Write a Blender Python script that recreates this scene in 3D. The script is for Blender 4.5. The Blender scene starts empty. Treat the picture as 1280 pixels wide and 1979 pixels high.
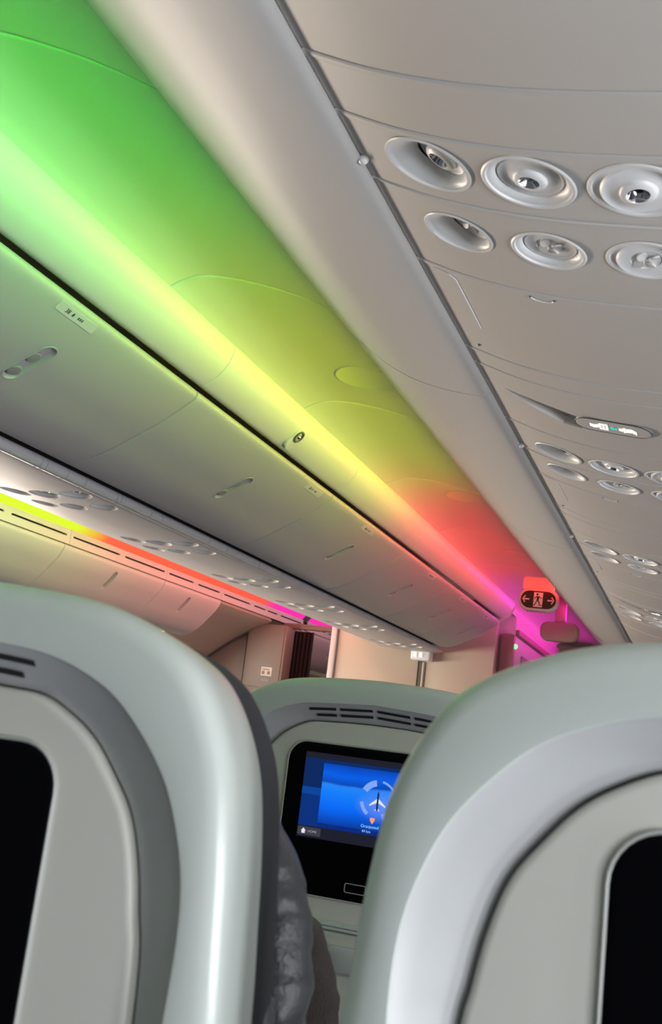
import bpy, bmesh, math, random
from mathutils import Vector, Matrix
random.seed(4)
SC = bpy.context.scene
COL = SC.collection
H = 1.12                      # height of the camera above the cabin floor; all z below are given from there

# ------------------------------------------------------------------ camera
cd = bpy.data.cameras.new('camera'); cam = bpy.data.objects.new('camera', cd); COL.objects.link(cam)
right = Vector((0.93621369, 0.3301697, 0.12038233)); up = -Vector((0.04258136, 0.23345101, -0.97143577))
fwd = Vector((-0.34884203, 0.9145975, 0.20450096))
m = Matrix.Identity(4)
for i in range(3):
    m[i][0] = right[i]; m[i][1] = up[i]; m[i][2] = -fwd[i]
m[2][3] = H
cam.matrix_world = m
cd.sensor_fit = 'VERTICAL'; cd.sensor_height = 24.0; cd.sensor_width = 24.0 * 1280 / 1979
cd.lens = 2000 / 1979 * 24.0
cd.clip_start = 0.02
cd.dof.use_dof = True; cd.dof.focus_distance = 1.9; cd.dof.aperture_fstop = 9.5
SC.camera = cam
SC.view_settings.view_transform = 'Standard'; SC.view_settings.look = 'None'
SC.view_settings.gamma = 1; SC.view_settings.use_curve_mapping = False
SC.view_settings.exposure = 0.0

# ------------------------------------------------------------------ world and daylight
W = bpy.data.worlds.new('cabin_air'); SC.world = W; W.use_nodes = True
W.node_tree.nodes['Background'].inputs[0].default_value = (0.86, 0.9, 1.0, 1)
W.node_tree.nodes['Background'].inputs[1].default_value = 0.12

def area(name, loc, rot, sx, sy, power, color):
    l = bpy.data.lights.new(name, 'AREA'); l.shape = 'RECTANGLE'; l.size = sx; l.size_y = sy
    l.energy = power; l.color = color
    o = bpy.data.objects.new(name, l); COL.objects.link(o)
    o.location = (loc[0], loc[1], loc[2] + H); o.rotation_euler = rot
    return o
RWIN = [-1.3, -0.75, -0.2, 0.35, 0.9, 1.45, 2.0, 2.55, 3.1, 3.65, 4.2, 4.75]
for wy in RWIN:                         # daylight through the right-hand windows
    area('window_daylight', (1.28, wy, -0.20), (0, math.radians(90), 0), 0.46, 0.27, (15 if wy < 0 else 11 if wy < 0.8 else 4) if -0.9 < wy < 1.2 else 1.4, (0.93, 0.96, 1.0))
LWIN = [1.6, 2.15, 2.7, 3.25, 3.8, 4.35, 4.9, 5.45]
for wy in LWIN:                         # warmer sun side, on the left
    area('window_daylight', (-4.38, wy, 0.0), (0, math.radians(-90), 0), 0.46, 0.27, 26, (1.0, 0.86, 0.72))

# ------------------------------------------------------------------ materials
def mat(name, col, rough=0.5, metal=0.0, bump=0.0, bscale=400, coat=0.0, spec=0.5, vary=0.0, sheen=0.0):
    mt = bpy.data.materials.new(name); mt.use_nodes = True
    nt = mt.node_tree; b = nt.nodes['Principled BSDF']
    b.inputs['Base Color'].default_value = (*col, 1); b.inputs['Roughness'].default_value = rough
    b.inputs['Metallic'].default_value = metal; b.inputs['Coat Weight'].default_value = coat
    b.inputs['Specular IOR Level'].default_value = spec; b.inputs['Sheen Weight'].default_value = sheen
    if bump or vary:
        tc = nt.nodes.new('ShaderNodeTexCoord'); nz = nt.nodes.new('ShaderNodeTexNoise')
        nz.inputs['Scale'].default_value = bscale; nz.inputs['Detail'].default_value = 4
        nt.links.new(tc.outputs['Object'], nz.inputs['Vector'])
        if bump:
            bp = nt.nodes.new('ShaderNodeBump'); bp.inputs['Strength'].default_value = bump; bp.inputs['Distance'].default_value = 0.002
            nt.links.new(nz.outputs['Fac'], bp.inputs['Height']); nt.links.new(bp.outputs['Normal'], b.inputs['Normal'])
        if vary:
            mx = nt.nodes.new('ShaderNodeMix'); mx.data_type = 'RGBA'
            mx.inputs[6].default_value = (*[c * (1 - vary) for c in col], 1); mx.inputs[7].default_value = (*[min(1, c * (1 + vary)) for c in col], 1)
            nt.links.new(nz.outputs['Fac'], mx.inputs[0]); nt.links.new(mx.outputs[2], b.inputs['Base Color'])
    return mt
def emat(name, col, s):
    mt = bpy.data.materials.new(name); mt.use_nodes = True
    b = mt.node_tree.nodes['Principled BSDF']; b.inputs['Base Color'].default_value = (0, 0, 0, 1)
    b.inputs['Emission Color'].default_value = (*col, 1); b.inputs['Emission Strength'].default_value = s
    return mt
def led(name, stops, s):
    """diode strip whose colour changes along the cabin (object y)"""
    mt = bpy.data.materials.new(name); mt.use_nodes = True; nt = mt.node_tree
    b = nt.nodes['Principled BSDF']; b.inputs['Base Color'].default_value = (0.02, 0.02, 0.02, 1)
    tc = nt.nodes.new('ShaderNodeTexCoord'); sp = nt.nodes.new('ShaderNodeSeparateXYZ')
    mr = nt.nodes.new('ShaderNodeMapRange'); mr.inputs[1].default_value = -1; mr.inputs[2].default_value = 9
    cr = nt.nodes.new('ShaderNodeValToRGB')
    nt.links.new(tc.outputs['Object'], sp.inputs[0]); nt.links.new(sp.outputs[1], mr.inputs[0]); nt.links.new(mr.outputs[0], cr.inputs[0])
    e = cr.color_ramp.elements
    while len(e) > 1: e.remove(e[0])
    e[0].position = (stops[0][0] + 1) / 10; e[0].color = (*stops[0][1], 1)
    for y, c in stops[1:]:
        k = e.new((y + 1) / 10); k.color = (*c, 1)
    nt.links.new(cr.outputs[0], b.inputs['Emission Color']); b.inputs['Emission Strength'].default_value = s
    return mt

M_WHITE = mat('white_cabin_plastic', (0.62, 0.605, 0.59), 0.42, bump=0.05, bscale=900)
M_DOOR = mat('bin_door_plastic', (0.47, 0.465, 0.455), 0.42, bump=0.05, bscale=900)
M_CEIL = mat('white_ceiling_laminate', (0.62, 0.62, 0.61), 0.55, bump=0.04, bscale=900)
M_PSU = mat('service_panel_plastic', (0.58, 0.56, 0.545), 0.5, bump=0.05, bscale=900)
M_CUP = mat('smooth_white_plastic', (0.8, 0.8, 0.81), 0.35)
M_GAP = mat('dark_gap', (0.01, 0.01, 0.01), 0.9)
M_RAIL = mat('grey_rail', (0.5, 0.5, 0.54), 0.4)
M_DGREY = mat('dark_grey_plastic', (0.09, 0.09, 0.09), 0.5)
M_MGREY = mat('mid_grey_plastic', (0.3, 0.3, 0.3), 0.5)
M_CHROME = mat('chrome_reflector', (0.75, 0.75, 0.77), 0.12, metal=1)
M_LENS = mat('dark_lens', (0.015, 0.015, 0.015), 0.08)
M_SHELL = mat('seat_shell_plastic', (0.50, 0.545, 0.52), 0.34, bump=0.03, bscale=1500, coat=0.15)
M_BAND = mat('seat_recess_plastic', (0.43, 0.44, 0.45), 0.36, bump=0.03, bscale=1500)
M_INNER = mat('seat_inner_plastic', (0.54, 0.54, 0.495), 0.45, bump=0.04, bscale=1500)
M_BLACK = mat('glossy_black_glass', (0.002, 0.002, 0.003), 0.3, spec=0.05)
M_RIM = mat('bezel_rim', (0.40, 0.41, 0.39), 0.4)
M_DARKFAB = mat('dark_seat_fabric', (0.035, 0.036, 0.045), 0.75, bump=0.4, bscale=900)
M_LEATH = mat('slate_leather', (0.068, 0.072, 0.088), 0.33, bump=0.35, bscale=260)
M_FLEECE = mat('brown_fleece', (0.048, 0.038, 0.034), 0.95, bump=1.0, bscale=520, vary=0.5, sheen=0.1)
M_CREAM = mat('cream_laminate', (0.50, 0.44, 0.35), 0.35, bump=0.04, bscale=8)
M_TAUPE = mat('taupe_laminate', (0.27, 0.235, 0.205), 0.5)
M_CURT = mat('dark_brown_curtain', (0.08, 0.055, 0.055), 0.85, bump=0.3, bscale=300)
M_BROWN = mat('brown_plastic', (0.3, 0.2, 0.16), 0.5)
M_CARPET = mat('dark_blue_carpet', (0.04, 0.045, 0.07), 0.95, bump=0.6, bscale=500, vary=0.3)
M_GREEN = mat('green_insert', (0.05, 0.12, 0.08), 0.4)
M_SIGNBLK = mat('sign_black', (0.012, 0.013, 0.012), 0.4)
M_SIGNPALE = mat('sign_pale', (0.75, 0.72, 0.66), 0.5)
M_PRINT = mat('grey_print', (0.06, 0.06, 0.07), 0.6)
M_ICONW = emat('lit_icon_white', (1.0, 0.93, 0.86), 1.1)
M_ICONT = emat('lit_icon_teal', (0.02, 0.62, 0.50), 1.1)
M_LEDG = emat('green_indicator', (0.15, 1.0, 0.25), 2.5)
M_PANE = emat('daylight_pane', (0.85, 0.92, 1.0), 2.0)

GREEN = (0.08, 0.82, 0.05); YEL = (0.53, 0.64, 0.015); RED = (1.0, 0.04, 0.035); MAG = (0.66, 0.02, 0.36)
M_LED_R = led('led_strip_right_aisle', [(1.42, GREEN), (1.95, YEL), (3.35, YEL), (3.65, RED), (5.3, RED), (5.6, MAG), (7.0, MAG)], 112.0)
M_LED_L = led('led_strip_left_aisle', [(4.1, (0.75, 1.0, 0.02)), (4.4, (1.0, 0.12, 0.05)), (6.4, (1.0, 0.1, 0.05)), (6.62, (1.0, 0.02, 0.42)), (8.0, (1.0, 0.02, 0.42))], 1.0)
M_LED_C = led('added_strip_centre_bins', [(4.0, (0.8, 0.95, 0.3)), (4.6, (1.0, 0.25, 0.2)), (6.2, (1.0, 0.25, 0.22)), (6.8, (0.45, 0.2, 0.25))], 38.0)

# ------------------------------------------------------------------ helpers
def V(x, y, z): return Vector((x, y, z + H))
def link(name, me, mt, parent=None, smooth=35):
    if isinstance(me, bmesh.types.BMesh):
        bm = me; me = bpy.data.meshes.new(name)
        bmesh.ops.recalc_face_normals(bm, faces=bm.faces)
        bm.to_mesh(me); bm.free()
    if smooth:
        me.polygons.foreach_set('use_smooth', [True] * len(me.polygons))
        me.set_sharp_from_angle(angle=math.radians(smooth))
    me.materials.clear(); me.materials.append(mt)
    o = bpy.data.objects.new(name, me); COL.objects.link(o)
    if parent: o.parent = parent
    return o
def thing(name, label, cat, loc=(0, 0, 0), group=None):
    o = bpy.data.objects.new(name, None); COL.objects.link(o); o.empty_display_size = 0.05
    o.location = loc
    tag(o, label, cat, group); return o
def tag(o, label, cat, group=None):
    o['label'] = label; o['category'] = cat
    if group: o['group'] = group
    return o
def struct(o): o['kind'] = 'structure'; return o
def box(bm, a, b, bev=0.0, seg=2):
    """box between corners a and b (z from camera height)"""
    r = bmesh.ops.create_cube(bm, size=1)
    c = [(a[i] + b[i]) / 2 for i in range(3)]; s = [abs(b[i] - a[i]) for i in range(3)]
    for v in r['verts']:
        v.co = V(c[0] + v.co.x * s[0], c[1] + v.co.y * s[1], c[2] + v.co.z * s[2])
    if bev:
        es = list({e for v in r['verts'] for e in v.link_edges})
        bmesh.ops.bevel(bm, geom=es, offset=bev, segments=seg, affect='EDGES', profile=0.5)
def loft(bm, rings, closed=True, cap=True):
    vs = [[bm.verts.new(p) for p in r] for r in rings]
    n = len(rings[0])
    for a, b in zip(vs, vs[1:]):
        for i in range(n if closed else n - 1):
            j = (i + 1) % n
            bm.faces.new((a[i], a[j], b[j], b[i]))
    if cap and closed:
        bm.faces.new(vs[0]); bm.faces.new(list(reversed(vs[-1])))
    return vs
def catmull(P, k):
    out = []
    n = len(P)
    for i in range(n - 1):
        p0 = P[max(i - 1, 0)]; p1 = P[i]; p2 = P[i + 1]; p3 = P[min(i + 2, n - 1)]
        for s in range(k):
            t = s / k
            out.append(tuple(0.5 * ((2 * b) + (-a + c) * t + (2 * a - 5 * b + 4 * c - d) * t * t + (-a + 3 * b - 3 * c + d) * t ** 3)
                             for a, b, c, d in zip(p0, p1, p2, p3)))
    out.append(tuple(P[-1])); return out
def normals2(P):
    N = []
    for i in range(len(P)):
        a = P[max(i - 1, 0)]; b = P[min(i + 1, len(P) - 1)]
        t = Vector((b[0] - a[0], b[1] - a[1])); t.normalize(); N.append(Vector((t.y, -t.x)))
    return N
def sweep(P, y0, y1, side=1, thick=0.012, lip=0.0022, skew=None, k=4, ny=1, smooth_profile=True, bead=0):
    """slab whose visible face follows profile P (x,z) from y0 to y1; side=+1/-1 picks which way the visible normal points"""
    Q = catmull(P, k) if smooth_profile else P
    N = [n * side for n in normals2(Q)]
    sk = skew or (lambda x: 0.0)
    ys = [(y0, -lip * 1.6), (y0 + 0.0015, -lip * 0.5), (y0 + 0.004, -lip * 0.1), (y0 + 0.008, 0)]
    for i in range(1, ny): ys.append((y0 + 0.008 + (y1 - y0 - 0.016) * i / ny, 0))
    ys += [(y1 - 0.008, 0), (y1 - 0.004, -lip * 0.1), (y1 - 0.0015, -lip * 0.5), (y1, -lip * 1.6)]
    if bead:
        ys = [(y0, 0.0), (y0 + 0.0015, bead * 0.75), (y0 + 0.004, bead), (y0 + 0.007, bead * 0.8), (y0 + 0.012, 0.0003), (y0 + 0.014, 0), (y1 - 0.003, 0), (y1, -0.0008)]
    rings = []
    for y, e in ys:
        r = [V(q[0] + n.x * e, y + sk(q[0]), q[1] + n.y * e) for q, n in zip(Q, N)]
        r += [V(q[0] - n.x * thick, y + sk(q[0]), q[1] - n.y * thick) for q, n in reversed(list(zip(Q, N)))]
        rings.append(r)
    bm = bmesh.new(); loft(bm, rings); return bm
def tube(bm, pts, r, n=8, cap=True):
    pts = [Vector(p) for p in pts]; rings = []
    up0 = None
    for i, p in enumerate(pts):
        t = (pts[min(i + 1, len(pts) - 1)] - pts[max(i - 1, 0)]).normalized()
        a = t.cross(Vector((0, 0, 1)))
        if a.length < 0.1: a = t.cross(Vector((0, 1, 0)))
        a.normalize(); b = t.cross(a)
        if up0 is not None and a.dot(up0) < 0: a = -a; b = -b
        up0 = a
        rr = r[i] if isinstance(r, (list, tuple)) else r
        rings.append([p + a * rr * math.cos(2 * math.pi * j / n) + b * rr * math.sin(2 * math.pi * j / n) for j in range(n)])
    loft(bm, rings, cap=cap)
def lathe(bm, prof, M, n=48, close=True):
    """prof: (radius, height) along local +Z of matrix M"""
    rings = []
    for r, h in prof:
        rings.append([bm.verts.new(M @ Vector((r * math.cos(2 * math.pi * j / n), r * math.sin(2 * math.pi * j / n), h))) if r > 1e-6 else None for j in range(n)] if r > 1e-6
                     else [bm.verts.new(M @ Vector((0, 0, h)))])
    for a, b in zip(rings, rings[1:]):
        for i in range(n):
            j = (i + 1) % n
            if len(a) == 1 and len(b) == 1: continue
            if len(b) == 1: bm.faces.new((a[i], a[j], b[0]))
            elif len(a) == 1: bm.faces.new((a[0], b[j], b[i]))
            else: bm.faces.new((a[i], a[j], b[j], b[i]))
def frame(origin, n, ydir=(0, 1, 0)):
    """matrix with local Z along n, local Y near ydir"""
    z = Vector(n).normalized(); y = Vector(ydir); y = (y - z * y.dot(z)).normalized(); x = y.cross(z)
    mm = Matrix.Identity(4)
    for i in range(3): mm[i][0] = x[i]; mm[i][1] = y[i]; mm[i][2] = z[i]; mm[i][3] = origin[i]
    return mm
def poly(bm, pts, M, h0, h1):
    """prism of a 2-D outline in frame M from height h0 to h1"""
    a = [bm.verts.new(M @ Vector((p[0], p[1], h0))) for p in pts]; b = [bm.verts.new(M @ Vector((p[0], p[1], h1))) for p in pts]
    n = len(pts)
    bm.faces.new(list(reversed(a))); bm.faces.new(b)
    for i in range(n): bm.faces.new((a[i], a[(i + 1) % n], b[(i + 1) % n], b[i]))
def pill(L, Wd, n=12, cx=0, cy=0, ax='y'):
    """stadium outline of length L along ax and width Wd"""
    r = Wd / 2; s = L / 2 - r; P = []
    for i in range(n + 1):
        t = math.pi * i / n; P.append((r * math.cos(t), s + r * math.sin(t)))
    for i in range(n + 1):
        t = math.pi + math.pi * i / n; P.append((r * math.cos(t), -s + r * math.sin(t)))
    if ax == 'x': P = [(y, -x) for x, y in P]
    return [(x + cx, y + cy) for x, y in P]
def rrect(x0, y0, x1, y1, r, n=8):
    P = []
    for cx, cy, a in ((x1 - r, y1 - r, 0), (x0 + r, y1 - r, 90), (x0 + r, y0 + r, 180), (x1 - r, y0 + r, 270)):
        for i in range(n + 1):
            t = math.radians(a + 90 * i / n); P.append((cx + r * math.cos(t), cy + r * math.sin(t)))
    return P
def boolean(me_bm, cut_bm):
    def mk(b):
        me = bpy.data.meshes.new('tmp'); bmesh.ops.recalc_face_normals(b, faces=b.faces); b.to_mesh(me); b.free()
        o = bpy.data.objects.new('tmp', me); COL.objects.link(o); return o
    a, c = mk(me_bm), mk(cut_bm)
    md = a.modifiers.new('b', 'BOOLEAN'); md.operation = 'DIFFERENCE'; md.object = c; md.solver = 'EXACT'
    dg = bpy.context.evaluated_depsgraph_get(); me = bpy.data.meshes.new_from_object(a.evaluated_get(dg))
    for o in (a, c):
        old = o.data; bpy.data.objects.remove(o); bpy.data.meshes.remove(old)
    return me
def text_mesh(body, size, M, depth=0.0003, align='CENTER', sx=1.0):
    cu = bpy.data.curves.new('t', 'FONT'); cu.body = body; cu.size = size; cu.align_x = align; cu.align_y = 'CENTER'; cu.extrude = depth
    o = bpy.data.objects.new('t', cu); COL.objects.link(o)
    dg = bpy.context.evaluated_depsgraph_get(); me = bpy.data.meshes.new_from_object(o.evaluated_get(dg))
    bpy.data.objects.remove(o); bpy.data.curves.remove(cu)
    me.transform(M @ Matrix.Diagonal((sx, 1, 1, 1))); return me
def on_profile(P, x):
    Q = catmull(P, 8)
    for a, b in zip(Q, Q[1:]):
        if min(a[0], b[0]) <= x <= max(a[0], b[0]) and a[0] != b[0]:
            t = (x - a[0]) / (b[0] - a[0]); z = a[1] + t * (b[1] - a[1])
            d = Vector((b[0] - a[0], b[1] - a[1])).normalized(); n = Vector((d.y, -d.x))
            if n.y > 0: n = -n
            return z, n
    raise ValueError(x)

# ------------------------------------------------------------------ cross-section of the cabin (x, z)
CEIL = [(-1.13, 0.815), (-1.12, 0.850), (-1.088, 0.874), (-1.04, 0.890), (-0.99, 0.899), (-0.93, 0.902), (-0.87, 0.900), (-0.8, 0.89), (-0.73, 0.874), (-0.66, 0.856), (-0.58, 0.838)]
FAIR = [(-1.082, 0.847), (-1.068, 0.844), (-1.065, 0.828), (-1.074, 0.800), (-1.091, 0.775), (-1.112, 0.756), (-1.135, 0.743), (-1.152, 0.747)]
DOOR = [(-1.2, 0.735), (-1.165, 0.737), (-1.146, 0.728), (-1.15, 0.71), (-1.194, 0.676), (-1.247, 0.641), (-1.307, 0.608), (-1.36, 0.579), (-1.415, 0.557), (-1.45, 0.5495), (-1.478, 0.550), (-1.503, 0.558)]
TUBE = [(-0.615, 0.772), (-0.640, 0.780), (-0.660, 0.780), (-0.672, 0.774), (-0.675, 0.764), (-0.642, 0.735), (-0.600, 0.701), (-0.547, 0.670), (-0.497, 0.651), (-0.450, 0.639), (-0.412, 0.633), (-0.394, 0.637)]
PSU = [(-0.392, 0.633), (-0.34, 0.610), (-0.3, 0.595), (-0.25, 0.580), (-0.2, 0.568), (-0.15, 0.559), (-0.1, 0.552), (-0.05, 0.546), (0.0, 0.542), (0.1, 0.536), (0.25, 0.53), (0.5, 0.525), (0.9, 0.52), (1.3, 0.51)]
CPSU = [(-1.528, 0.548), (-1.56, 0.541), (-1.62, 0.536), (-1.68, 0.5345), (-1.73, 0.535), (-1.78, 0.538), (-1.84, 0.5435), (-1.89, 0.5495), (-1.92, 0.5535)]
LDOOR = [(-2.90, 0.694), (-2.874, 0.690), (-2.882, 0.665), (-2.905, 0.63), (-2.94, 0.59), (-2.985, 0.54), (-3.04, 0.495), (-3.1, 0.47)]
BINS = [0.10, 1.08, 2.04, 3.0, 3.87, 4.66, 5.33, 5.93]
ordinal = ['nearest', 'second', 'third', 'fourth', 'fifth', 'sixth', 'seventh', 'eighth', 'ninth', 'tenth', 'eleventh', 'twelfth', 'thirteenth', 'fourteenth']

# ------------------------------------------------------------------ structure
bm = bmesh.new(); box(bm, (-4.6, -2.0, -H - 0.05), (1.45, 10, -H)); struct(link('floor', bm, M_CARPET, smooth=0))
skew = lambda x: 0.22 * max(0.0, min(1.0, (x + 1.04) / 0.27)) ** 1.2
cs = [-1.4, -0.62, 0.18, 0.985, 1.775, 2.57, 3.39, 4.19, 4.99, 5.79, 6.6, 7.4, 8.2]
for a, b in zip(cs, cs[1:]):
    struct(link('ceiling', sweep(CEIL, a + 0.001, b - 0.001, side=1, thick=0.01, lip=0.0035, skew=skew, k=5), M_CEIL))
# closed crown above the bins, and outer side walls
bm = bmesh.new(); box(bm, (-4.6, -1.5, 1.0), (1.45, 10, 1.02)); struct(link('ceiling', bm, M_CEIL, smooth=0))
def sidewall(name, x, s, wins, wz):
    bm = bmesh.new(); box(bm, (x, -1.5, -H), (x + 0.03 * s, 10, 1.0))
    cut = bmesh.new()
    for wy in wins: poly(cut, rrect(-0.135, -0.23, 0.135, 0.23, 0.09), frame(V(x, wy, wz), (s, 0, 0), (0, 0, 1)), -0.05, 0.08)
    me = boolean(bm, cut); struct(link(name, me, M_WHITE))
sidewall('wall_right', 1.32, 1, RWIN, -0.20)
sidewall('wall_left', -4.45, -1, LWIN, 0.0)
wi = 0
for x, s, wins, wz in ((1.36, 1, RWIN, -0.20), (-4.49, -1, LWIN, 0.0)):
    for wy in wins:
        wi += 1
        bm = bmesh.new(); poly(bm, rrect(-0.14, -0.235, 0.14, 0.235, 0.09), frame(V(x, wy, wz), (-s, 0, 0), (0, 0, 1)), 0, 0.004)
        struct(link('window_%d' % wi, bm, M_PANE, smooth=0))
bm = bmesh.new(); box(bm, (-4.6, 9.6, -H), (1.45, 9.65, 1.0)); struct(link('wall_front', bm, M_CREAM, smooth=0))

# ------------------------------------------------------------------ light strips
def strip(name, a, b, y0, y1, mt, label, group=None, th=0.004):
    """ribbon with cross-section from a to b (x,z), extruded along the cabin"""
    bm = bmesh.new(); d = Vector((b[0] - a[0], b[1] - a[1])).normalized(); n = Vector((d.y, -d.x)) * th
    loft(bm, [[V(a[0], y, a[1]), V(b[0], y, b[1]), V(b[0] + n.x, y, b[1] + n.y), V(a[0] + n.x, y, a[1] + n.y)] for y in (y0, y1)])
    return tag(link(name, bm, mt, smooth=0), label, 'light strip', group)
strip('led_strip', (-0.639, 0.789), (-0.622, 0.806), -1.3, 8.2, M_LED_R, 'colour-changing light strip tucked behind the rounded nose of the right-hand bins')
bm = bmesh.new(); loft(bm, [[V(-0.618, y, 0.811), V(-0.679, y, 0.8145), V(-0.679, y, 0.817), V(-0.618, y, 0.8145)] for y in (-1.3, 8.2)])  # hood added out of sight to darken the ceiling near the bin nose
tag(link('added_light_blocker', bm, M_WHITE, smooth=0), 'unseen added hood keeping strip light off the ceiling by the right-hand bins', 'hood')
strip('led_strip', (-2.829, 0.806), (-2.858, 0.773), 2.2, 7.17, M_LED_L, 'long glowing light strip, yellow then orange to magenta, along top of far left bins')
strip('led_strip', (-2.829, 0.806), (-2.858, 0.773), 7.3, 9.2, M_LED_L, 'short magenta stretch of glowing light strip beyond the dark curtain')
strip('led_strip', (-2.38, 0.80), (-2.38, 0.82), 2.2, 8.5, M_LED_C, 'hidden light strip added on the far side of the centre bins to wash the left bins pink')  # unseen strip, added to tint the left bins

# ------------------------------------------------------------------ right aisle: valance panels over the centre bins
for i, (a, b) in enumerate(zip(BINS, BINS[1:])):
    where = {0: 'valance panel over the nearest centre bin, mostly out of frame', 1: 'green-lit valance panel with no spot lamp, at the left edge of the frame',
             2: 'pale green valance panel that holds the round spot lamp', 3: 'pale yellow valance panel just past the round spot lamp', 4: 'valance panel where yellow light turns to orange',
             5: 'red-lit valance panel in the middle of the red stretch', 6: 'red-lit valance panel at the far end by the exit sign'}[i]
    o = link('valance_panel', sweep(FAIR, a + 0.001, b - 0.001, side=-1, thick=-0.0, lip=0.002, k=5) if False else sweep(FAIR, a + 0.001, b - 0.001, side=-1, thick=0.008, lip=0.002, k=5), M_WHITE)
    tag(o, where, 'panel', 'valance panels over the centre bins')

# ------------------------------------------------------------------ bins
def handle(parent, M, name='handle'):
    """pill-shaped latch: rim, recessed cup and a paddle; local Z out of the door, Y along its length"""
    bm = bmesh.new()
    rings = []
    for L, Wd, h in ((0.128, 0.046, -0.0005), (0.127, 0.045, 0.0012), (0.121, 0.039, 0.0014), (0.118, 0.036, -0.001), (0.108, 0.028, -0.010), (0.09, 0.018, -0.011)):
        rings.append([M @ Vector((x, y, h)) for x, y in pill(L, Wd)])
    vs = loft(bm, rings, cap=False); bm.faces.new(vs[-1])
    hd = link(name, bm, M_DOOR, parent)
    bm = bmesh.new()
    for cy, r, hh in ((-0.036, 0.0155, -0.0005), (0.012, 0.0155, -0.004)):
        lathe(bm, [(r, -0.011), (r, hh - 0.002), (r * 0.86, hh), (0.0, hh + 0.0012)], M @ Matrix.Translation((0, cy, 0)), 24)
    link('latch', bm, M_MGREY, hd)
    return hd
def make_door(P, a, b, side, hx, hy, parent, flip=1):
    bm = sweep(P, a + 0.002, b - 0.002, side=side, thick=0.012, lip=0.003, k=6)
    z, n = on_profile(P, hx)
    t = Vector((-n.y * flip, 0, n.x * flip)) if abs(n.y) > 0 else Vector((0, 0, 1))
    M = frame(V(hx, hy, z), (n.x, 0, n.y), (-n.y * 1.0, 0, n.x * 1.0))
    cut = bmesh.new(); poly(cut, pill(0.119, 0.037), M, -0.03, 0.02)
    me = boolean(bm, cut)
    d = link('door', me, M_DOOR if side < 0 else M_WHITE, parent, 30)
    handle(d, M)
    if side < 0:
        bm = bmesh.new(); tube(bm, [V(-1.1500, a + 0.004, 0.7125), V(-1.1500, b - 0.004, 0.7125)], 0.0011, 6); link('lip_seam', bm, M_DGREY, d)
    return d
bin_desc = ['nearest centre overhead bin, outside the left edge of the frame', 'large grey centre bin at left edge with green glow and numbered seat label',
            'centre bin under the round spot lamp, with greenish-yellow upper edge', 'third visible centre bin, its top edge glowing yellow', 'centre bin where the yellow edge glow turns orange',
            'second-last centre bin before the cream bulkhead, orange-red edge', 'last centre bin, its red-lit end beside the exit sign']
for i, (a, b) in enumerate(zip(BINS, BINS[1:])):
    t = thing('overhead_bin', bin_desc[i], 'overhead bin', V(-1.45, (a + b) / 2, 0.64), 'centre overhead bins')
    def par(o, t=t):
        o.parent = t; o.matrix_parent_inverse = t.matrix_basis.inverted(); return o
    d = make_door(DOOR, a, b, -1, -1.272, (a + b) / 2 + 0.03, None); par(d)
    bm = bmesh.new()
    body = [(-1.2, 0.70), (-1.28, 0.80), (-1.7, 0.80), (-1.7, 0.60), (-1.50, 0.57), (-1.34, 0.63)]
    loft(bm, [[V(x, y, z) for x, z in body] for y in (a + 0.003, b - 0.003)])
    par(link('body', bm, M_WHITE, smooth=0))
    # seat number placard clipped onto the door's upper lip
    ly = {1: 1.555, 2: 2.86, 3: 3.42, 4: 4.35, 5: 5.0, 6: 5.6}.get(i)
    if ly:
        M = frame(V(-1.157, ly, 0.7065), (0.62, 0, -0.78), (0.78, 0, 0.62))
        # local x runs along the cabin
        M = frame(V(-1.1565, ly, 0.7055), (0.64, 0, -0.77), (0.77, 0, 0.64))
        bm = bmesh.new(); poly(bm, rrect(-0.062, -0.011, 0.062, 0.010, 0.004), M, -0.004, 0.0022)
        pl = link('seat_number_label', bm, M_WHITE); par(pl)
        bm = bmesh.new()
        bm.from_mesh(text_mesh('38', 0.0135, M @ Matrix.Translation((-0.030, -0.0005, 0.0026))))
        poly(bm, [(-0.0025, -0.004), (0.0025, -0.004), (0.0025, 0.001), (0.0, 0.005), (-0.0025, 0.001)], M @ Matrix.Translation((-0.012, 0, 0)), 0.0022, 0.0027)
        for q in range(3):
            poly(bm, [(0.004 + q * 0.006, -0.003), (0.0075 + q * 0.006, -0.003), (0.0075 + q * 0.006, 0.003), (0.004 + q * 0.006, 0.003)], M, 0.0022, 0.0025)
        pr = link('print', bm, M_PRINT, pl, 0)
# rounded closing end of the centre bin row
bm = bmesh.new()
Q = [(-1.062, 0.84), (-1.064, 0.80), (-1.09, 0.76), (-1.146, 0.728)] + DOOR[3:-1] + [(-1.7, 0.56), (-1.7, 0.84)]
cx = -1.5; cz = 0.72; rings = []
for k in range(9):
    s = math.sin(k / 8 * math.pi / 2); c = math.cos(k / 8 * math.pi / 2)
    f = 0.55 + 0.45 * c
    rings.append([V(cx + (x - cx) * (1 - (1 - f) * 0.75), 5.932 + 0.10 * s, cz + (z - cz) * f) for x, z in Q])
loft(bm, rings); tag(link('bin_end_cap', bm, M_WHITE), 'rounded white end cap closing the centre bin row by the exit sign', 'end cap')
bm = bmesh.new(); box(bm, (-2.4, 0.1, 0.84), (-1.70, 6.1, 0.86)); box(bm, (-2.26, 0.1, 0.70), (-1.704, 5.9, 0.84))
tag(link('bin_housing', bm, M_WHITE, smooth=0), 'plain back of the centre bins that face the left aisle', 'housing')

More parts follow.
